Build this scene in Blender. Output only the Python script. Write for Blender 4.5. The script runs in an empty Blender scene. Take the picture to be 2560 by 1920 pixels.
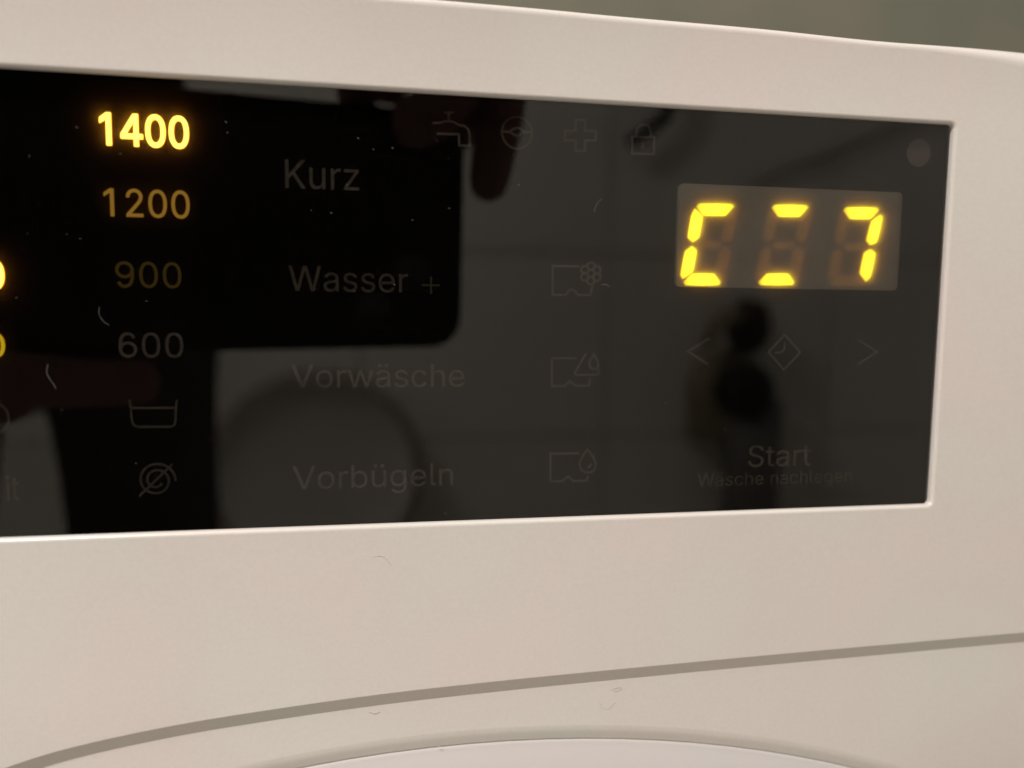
import bpy, bmesh, math, random, json
from mathutils import Matrix, Vector

random.seed(7)
sc = bpy.context.scene
COL = sc.collection
Z0 = 0.78                      # height of the lower edge of the glass above the floor


def V(x, y, z):
    """millimetres measured from the glass (x across, y into the machine, z up from its lower edge) -> metres"""
    return (x / 1000.0, y / 1000.0, Z0 + z / 1000.0)


# ------------------------------------------------------------------ camera
CAM_R = Matrix(((0.984544693, 0.175045532, 0.005550564),
                (-0.174781888, 0.980067043, 0.094445134),
                (0.011092274, -0.093955593, 0.995514495)))
CAM_P = Vector(V(-15.157, -122.916, 34.117))
cam_d = bpy.data.cameras.new('camera')
cam = bpy.data.objects.new('camera', cam_d)
COL.objects.link(cam)
rx, fy, uz = CAM_R.col[0], CAM_R.col[1], CAM_R.col[2]
cam.matrix_world = Matrix(((rx.x, uz.x, -fy.x, CAM_P.x),
                           (rx.y, uz.y, -fy.y, CAM_P.y),
                           (rx.z, uz.z, -fy.z, CAM_P.z),
                           (0, 0, 0, 1)))
cam_d.sensor_width = 36.0
cam_d.lens = 27.2
cam_d.clip_start = 0.0012
cam_d.clip_end = 30
cam_d.dof.use_dof = True
cam_d.dof.focus_distance = 0.127
cam_d.dof.aperture_fstop = 8.8
sc.camera = cam

# ------------------------------------------------------------------ light and exposure
sc.view_settings.view_transform = 'Standard'
sc.view_settings.look = 'None'
sc.view_settings.exposure = 0.0
sc.view_settings.gamma = 1.0
sc.cycles.transparent_max_bounces = 32
world = bpy.data.worlds.new('World')
sc.world = world
world.use_nodes = True
bg = world.node_tree.nodes['Background']
bg.inputs[0].default_value = (1.0, 0.895, 0.825, 1)
bg.inputs[1].default_value = 0.83
ld = bpy.data.lights.new('ceiling_light', 'AREA')
ld.shape = 'DISK'
ld.size = 0.28
ld.energy = 25.5
ld.color = (1.0, 0.88, 0.785)
lamp = bpy.data.objects.new('ceiling_light', ld)
lamp.location = (-0.68, -0.80, 2.06)
lamp.rotation_euler = (Vector((-0.68, -0.80, 2.06)) - Vector((0, 0, 0.8))).to_track_quat('Z', 'Y').to_euler()
COL.objects.link(lamp)

# ------------------------------------------------------------------ helpers


def mat(name, color, rough=0.5, spec=0.5, noise=0.0, nscale=200.0, bump=0.0, bscale=3000.0,
        emit=None, estr=0.0, metal=0.0, coat=0.0, color2=None, smudge=0.0):
    m = bpy.data.materials.new(name)
    m.use_nodes = True
    nt = m.node_tree
    p = nt.nodes['Principled BSDF']
    p.inputs['Base Color'].default_value = (*color, 1)
    p.inputs['Roughness'].default_value = rough
    p.inputs['Specular IOR Level'].default_value = spec
    p.inputs['Metallic'].default_value = metal
    p.inputs['Coat Weight'].default_value = coat
    if emit:
        p.inputs['Emission Color'].default_value = (*emit, 1)
        p.inputs['Emission Strength'].default_value = estr
    geo = None
    if noise or bump:
        geo = nt.nodes.new('ShaderNodeNewGeometry')
    if noise:
        n = nt.nodes.new('ShaderNodeTexNoise')
        n.inputs['Scale'].default_value = nscale
        n.inputs['Detail'].default_value = 4
        nt.links.new(geo.outputs['Position'], n.inputs['Vector'])
        r = nt.nodes.new('ShaderNodeValToRGB')
        c2 = color2 or tuple(min(1, c * (1 + noise)) for c in color)
        c1 = tuple(c * (1 - noise) for c in color) if color2 is None else color
        r.color_ramp.elements[0].color = (*c1, 1)
        r.color_ramp.elements[1].color = (*c2, 1)
        r.color_ramp.elements[0].position = 0.3
        r.color_ramp.elements[1].position = 0.7
        nt.links.new(n.outputs['Fac'], r.inputs['Fac'])
        nt.links.new(r.outputs['Color'], p.inputs['Base Color'])
    if smudge:
        n3 = nt.nodes.new('ShaderNodeTexNoise')
        n3.inputs['Scale'].default_value = 34
        n3.inputs['Detail'].default_value = 1.5
        nt.links.new(geo.outputs['Position'], n3.inputs['Vector'])
        r3 = nt.nodes.new('ShaderNodeValToRGB')
        r3.color_ramp.elements[0].color = (1.0, 1 - smudge, 1 - smudge, 1)
        r3.color_ramp.elements[1].color = (1 - smudge * 1.2, 1.0, 1 - smudge * 0.8, 1)
        r3.color_ramp.elements[0].position = 0.38
        r3.color_ramp.elements[1].position = 0.62
        nt.links.new(n3.outputs['Fac'], r3.inputs['Fac'])
        mm = nt.nodes.new('ShaderNodeMix')
        mm.data_type = 'RGBA'
        mm.blend_type = 'MULTIPLY'
        mm.inputs[0].default_value = 1.0
        nt.links.new(r.outputs['Color'], mm.inputs[6])
        nt.links.new(r3.outputs['Color'], mm.inputs[7])
        nt.links.new(mm.outputs[2], p.inputs['Base Color'])
    if bump:
        n2 = nt.nodes.new('ShaderNodeTexNoise')
        n2.inputs['Scale'].default_value = bscale
        n2.inputs['Detail'].default_value = 2
        nt.links.new(geo.outputs['Position'], n2.inputs['Vector'])
        b = nt.nodes.new('ShaderNodeBump')
        b.inputs['Strength'].default_value = bump
        b.inputs['Distance'].default_value = 0.0001
        nt.links.new(n2.outputs['Fac'], b.inputs['Height'])
        nt.links.new(b.outputs['Normal'], p.inputs['Normal'])
    return m


def mat_emit(name, front, side, sf, ss, vary=False):
    """lit light guide: the face towards the room glows yellow, the flanks deeper orange"""
    m = bpy.data.materials.new(name)
    m.use_nodes = True
    nt = m.node_tree
    nt.nodes.clear()
    out = nt.nodes.new('ShaderNodeOutputMaterial')
    e1 = nt.nodes.new('ShaderNodeEmission')
    e2 = nt.nodes.new('ShaderNodeEmission')
    e1.inputs[0].default_value = (*front, 1)
    e1.inputs[1].default_value = sf
    e2.inputs[0].default_value = (*side, 1)
    e2.inputs[1].default_value = ss
    g = nt.nodes.new('ShaderNodeNewGeometry')
    sx = nt.nodes.new('ShaderNodeSeparateXYZ')
    nt.links.new(g.outputs['True Normal'], sx.inputs[0])
    c = nt.nodes.new('ShaderNodeMath')
    c.operation = 'ABSOLUTE'
    nt.links.new(sx.outputs['Y'], c.inputs[0])
    if vary:      # the diode under the light guide leaves a brighter heart
        tc = nt.nodes.new('ShaderNodeTexCoord')
        ln = nt.nodes.new('ShaderNodeVectorMath')
        ln.operation = 'LENGTH'
        nt.links.new(tc.outputs['Object'], ln.inputs[0])
        mr = nt.nodes.new('ShaderNodeMapRange')
        mr.inputs['From Max'].default_value = 0.0034
        mr.inputs['To Min'].default_value = sf * 1.75
        mr.inputs['To Max'].default_value = sf * 0.72
        nt.links.new(ln.outputs['Value'], mr.inputs['Value'])
        nt.links.new(mr.outputs['Result'], e1.inputs[1])
        e1.inputs[0].default_value = (front[0], front[1], 0.03, 1)
    mx = nt.nodes.new('ShaderNodeMixShader')
    nt.links.new(c.outputs[0], mx.inputs[0])
    nt.links.new(e2.outputs[0], mx.inputs[1])
    nt.links.new(e1.outputs[0], mx.inputs[2])
    nt.links.new(mx.outputs[0], out.inputs[0])
    return m


def mat_glass(name, ior=1.76):
    """clear cover glass: mirror reflection by Fresnel over a clear body"""
    m = bpy.data.materials.new(name)
    m.use_nodes = True
    nt = m.node_tree
    nt.nodes.clear()
    out = nt.nodes.new('ShaderNodeOutputMaterial')
    t = nt.nodes.new('ShaderNodeBsdfTransparent')
    g = nt.nodes.new('ShaderNodeBsdfGlossy')
    g.inputs['Roughness'].default_value = 0.0
    f = nt.nodes.new('ShaderNodeFresnel')
    # the same reflectance whichever side a ray comes from (the sheet has a parallel back)
    gn = nt.nodes.new('ShaderNodeNewGeometry')
    mr = nt.nodes.new('ShaderNodeMapRange')
    mr.inputs['To Min'].default_value = ior
    mr.inputs['To Max'].default_value = 1.0 / ior
    nt.links.new(gn.outputs['Backfacing'], mr.inputs['Value'])
    nt.links.new(mr.outputs['Result'], f.inputs[0])
    mx = nt.nodes.new('ShaderNodeMixShader')
    nt.links.new(f.outputs[0], mx.inputs[0])
    nt.links.new(t.outputs[0], mx.inputs[1])
    nt.links.new(g.outputs[0], mx.inputs[2])
    nt.links.new(mx.outputs[0], out.inputs[0])
    return m


def mat_clear(name):
    m = bpy.data.materials.new(name)
    m.use_nodes = True
    nt = m.node_tree
    nt.nodes.clear()
    out = nt.nodes.new('ShaderNodeOutputMaterial')
    t = nt.nodes.new('ShaderNodeBsdfTransparent')
    nt.links.new(t.outputs[0], out.inputs[0])
    return m


def mat_foil(name, trans, diff, tint=(1.0, 0.62, 0.4)):
    """nearly clear film, added to scatter a halo round lit numbers and segments"""
    m = bpy.data.materials.new(name)
    m.use_nodes = True
    nt = m.node_tree
    nt.nodes.clear()
    out = nt.nodes.new('ShaderNodeOutputMaterial')
    t = nt.nodes.new('ShaderNodeBsdfTransparent')
    l = nt.nodes.new('ShaderNodeBsdfTranslucent')
    l.inputs[0].default_value = (*tint, 1)
    a = nt.nodes.new('ShaderNodeMixShader')
    a.inputs[0].default_value = trans
    nt.links.new(t.outputs[0], a.inputs[1])
    nt.links.new(l.outputs[0], a.inputs[2])
    d = nt.nodes.new('ShaderNodeBsdfDiffuse')
    d.inputs[0].default_value = (0.50, 0.6, 0.62, 1)
    b = nt.nodes.new('ShaderNodeMixShader')
    b.inputs[0].default_value = diff
    nt.links.new(a.outputs[0], b.inputs[1])
    nt.links.new(d.outputs[0], b.inputs[2])
    nt.links.new(b.outputs[0], out.inputs[0])
    return m


def link(name, me, parent=None, mats=()):
    for m in mats:
        me.materials.append(m)
    o = bpy.data.objects.new(name, me)
    COL.objects.link(o)
    if parent:
        o.parent = parent
        o.matrix_parent_inverse = Matrix.Translation(-root_pos(parent))
    return o


def root_pos(o):
    """mesh parts keep their vertices in room coordinates; only the empties stand somewhere"""
    return o.location.copy() if o.type == 'EMPTY' else Vector((0, 0, 0))


def mesh(name, verts, faces, m, parent=None, smooth=False):
    me = bpy.data.meshes.new(name)
    me.from_pydata(verts, [], faces)
    me.validate()
    if smooth:
        me.polygons.foreach_set('use_smooth', [True] * len(me.polygons))
    me.update()
    return link(name, me, parent, [m] if m else [])


def tag(o, label=None, cat=None, group=None, kind=None):
    if label: o['label'] = label
    if cat: o['category'] = cat
    if group: o['group'] = group
    if kind: o['kind'] = kind
    return o


def empty(name, loc, parent=None):
    o = bpy.data.objects.new(name, None)
    o.location = loc
    o.empty_display_size = 0.02
    COL.objects.link(o)
    if parent: o.parent = parent
    return o


class MB:
    """collects pieces in millimetre panel coordinates"""
    def __init__(s):
        s.v = []; s.f = []

    def grid(s, rows, close=False):
        b = len(s.v); n = len(rows[0])
        for r in rows: s.v += r
        for i in range(len(rows) - 1):
            for j in range(n if close else n - 1):
                k = (j + 1) % n
                s.f.append((b + i * n + j, b + i * n + k, b + (i + 1) * n + k, b + (i + 1) * n + j))
        return s

    def box(s, x0, x1, y0, y1, z0, z1):
        b = len(s.v)
        s.v += [(x0, y0, z0), (x1, y0, z0), (x1, y1, z0), (x0, y1, z0), (x0, y0, z1), (x1, y0, z1), (x1, y1, z1), (x0, y1, z1)]
        s.f += [tuple(b + i for i in q) for q in ((0, 1, 5, 4), (1, 2, 6, 5), (2, 3, 7, 6), (3, 0, 4, 7), (4, 5, 6, 7), (3, 2, 1, 0))]
        return s

    def tube(s, pts, r, n=10):
        rows = []
        for i, p in enumerate(pts):
            a = Vector(pts[max(i - 1, 0)]); c = Vector(pts[min(i + 1, len(pts) - 1)])
            t = (c - a).normalized()
            u = t.cross(Vector((0, 1, 0.13))).normalized(); w = t.cross(u)
            rr = r[i] if isinstance(r, (list, tuple)) else r
            rows.append([tuple(Vector(p) + (u * math.cos(6.28318 * k / n) + w * math.sin(6.28318 * k / n)) * rr) for k in range(n)])
        s.grid(rows, True)
        b = len(s.v)
        s.f.append(tuple(range(b - n, b)))
        s.f.append(tuple(range(b - n * len(rows), b - n * len(rows) + n))[::-1])
        return s

    def lathe_y(s, cx, cz, prof, n=48):
        """turns (radius, y) about an axis along y"""
        s.grid([[(cx + r * math.cos(6.283185 * k / n), y, cz + r * math.sin(6.283185 * k / n)) for k in range(n)] for r, y in prof], True)
        return s

    def push(s, k=1.409):
        """spreads the piece out from the spot the glass is seen from, onto the wall 1.6 m away"""
        s.v = [((x + 15.157) * k - 15.157, 122.9 - (122.9 - y) * k, (z - 34.117) * k + 34.117) for x, y, z in s.v]
        return s

    def build(s, name, m, parent=None, smooth=False):
        return mesh(name, [V(*p) for p in s.v], s.f, m, parent, smooth)


def fill2d(loops, depth=0.0, offset=0.0):
    """fills closed outlines (holes allowed) through a 2D curve; returns verts (x, d, z) and faces"""
    c = bpy.data.curves.new('outline', 'CURVE')
    c.dimensions = '2D'
    c.fill_mode = 'BOTH'
    c.extrude = depth / 2
    c.offset = offset
    for L in loops:
        s = c.splines.new('POLY')
        s.points.add(len(L) - 1)
        for i, (x, z) in enumerate(L):
            s.points[i].co = (x, z, 0, 1)
        s.use_cyclic_u = True
    o = bpy.data.objects.new('outline', c)
    COL.objects.link(o)
    me = bpy.data.meshes.new_from_object(o)
    v = [(p.co.x, -p.co.z, p.co.y) for p in me.vertices]
    f = [tuple(p.vertices) for p in me.polygons]
    bpy.data.objects.remove(o)
    bpy.data.curves.remove(c)
    bpy.data.meshes.remove(me)
    return v, f


def plate(name, loops, y, depth, m, parent=None, offset=0.0):
    """flat piece: front face at y, thickness depth going into the machine"""
    v, f = fill2d(loops, depth, offset)
    return mesh(name, [V(a, y + depth / 2 + b, c) for a, b, c in v], f, m, parent)


def rrect(x0, x1, z0, z1, r, n=6):
    L = []
    for cx, cz, a0 in ((x1 - r, z1 - r, 0), (x0 + r, z1 - r, 90), (x0 + r, z0 + r, 180), (x1 - r, z0 + r, 270)):
        for i in range(n + 1):
            a = math.radians(a0 + 90 * i / n)
            L.append((cx + r * math.cos(a), cz + r * math.sin(a)))
    return L


def offset_loop(L, d):
    """moves a counter-clockwise closed outline outwards by d"""
    out = []; n = len(L)
    for i in range(n):
        p0 = Vector(L[i - 1]); p1 = Vector(L[i]); p2 = Vector(L[(i + 1) % n])
        a = (p1 - p0).normalized(); b = (p2 - p1).normalized()
        na = Vector((a.y, -a.x)); nb = Vector((b.y, -b.x))
        m = na + nb
        m = m / max(1e-6, m.dot(na)) if m.length > 1e-6 else na
        out.append(tuple(p1 + m * d))
    return out


def catmull(P, n=8):
    out = []
    for i in range(len(P) - 1):
        p0 = Vector(P[max(i - 1, 0)]); p1 = Vector(P[i]); p2 = Vector(P[i + 1]); p3 = Vector(P[min(i + 2, len(P) - 1)])
        for k in range(n):
            t = k / n
            out.append(tuple(0.5 * ((2 * p1) + (p2 - p0) * t + (2 * p0 - 5 * p1 + 4 * p2 - p3) * t * t + (3 * p1 - p0 - 3 * p2 + p3) * t ** 3)))
    out.append(tuple(P[-1]))
    return out


def on_front(x, z, y):
    """a point seen against the glass plane, moved to the plane y (same sight line as measured)"""
    k = (122.916 + y) / 122.916
    return (-15.157 + (x + 15.157) * k, 34.117 + (z - 34.117) * k)


# ------------------------------------------------------------------ materials
M_white = mat('white_plastic', (0.80, 0.785, 0.775), 0.20, 0.5, 0.02, 1600, 0.04, 1800, smudge=0.022)
M_enamel = mat('white_enamel', (0.83, 0.82, 0.81), 0.20, 0.5, 0.02, 1500, 0.035, 1500, smudge=0.02)
M_ring = mat('door_ring_plastic', (0.77, 0.77, 0.80), 0.35, 0.5, 0.01, 60)
M_glass = mat_glass('cover_glass')
M_clear = mat_clear('clear_body')
M_foil = mat_foil('halo_film', 0.055, 0.0)
M_wfoil = mat_foil('display_halo_film', 0.30, 0.03, (1.0, 0.70, 0.5))
M_mask = mat('black_mask', (0.0012, 0.0011, 0.001), 0.9, 0.0)
M_gap = mat('dark_gap', (0.004, 0.004, 0.004), 0.9, 0.0)
M_print = mat('unlit_print', (0.034, 0.031, 0.026), 0.9, 0.0, 0.25, 900)
M_print_dim = mat('unlit_print_dim', (0.025, 0.023, 0.018), 0.9, 0.0, 0.3, 900)
M_sensor = mat('light_sensor_window', (0.046, 0.040, 0.038), 0.9, 0.0, 0.1, 700)
M_window = mat('smoked_window', (0.040, 0.050, 0.043), 0.9, 0.0, 0.18, 160)
M_seg_off = mat('unlit_segment', (0.155, 0.120, 0.048), 0.9, 0.0, 0.2, 260)
M_colon = mat('unlit_dot', (0.012, 0.012, 0.012), 0.9, 0.0)
M_seg_on = mat_emit('lit_segment', (1.0, 1.0, 0.0), (1.0, 0.40, 0.0), 1.75, 1.6, True)
M_num_on = mat_emit('lit_number', (1.0, 0.66, 0.08), (1.0, 0.26, 0.0), 3.7, 1.5)
M_num_half = mat_emit('half_lit_number', (1.0, 0.52, 0.07), (1.0, 0.45, 0.05), 0.25, 0.1)
M_num_low = mat_emit('barely_lit_number', (1.0, 0.62, 0.12), (1.0, 0.5, 0.1), 0.03, 0.015)
M_num_mid = mat_emit('dimly_lit_number', (1.0, 0.62, 0.02), (1.0, 0.5, 0.0), 0.55, 0.3)

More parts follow.
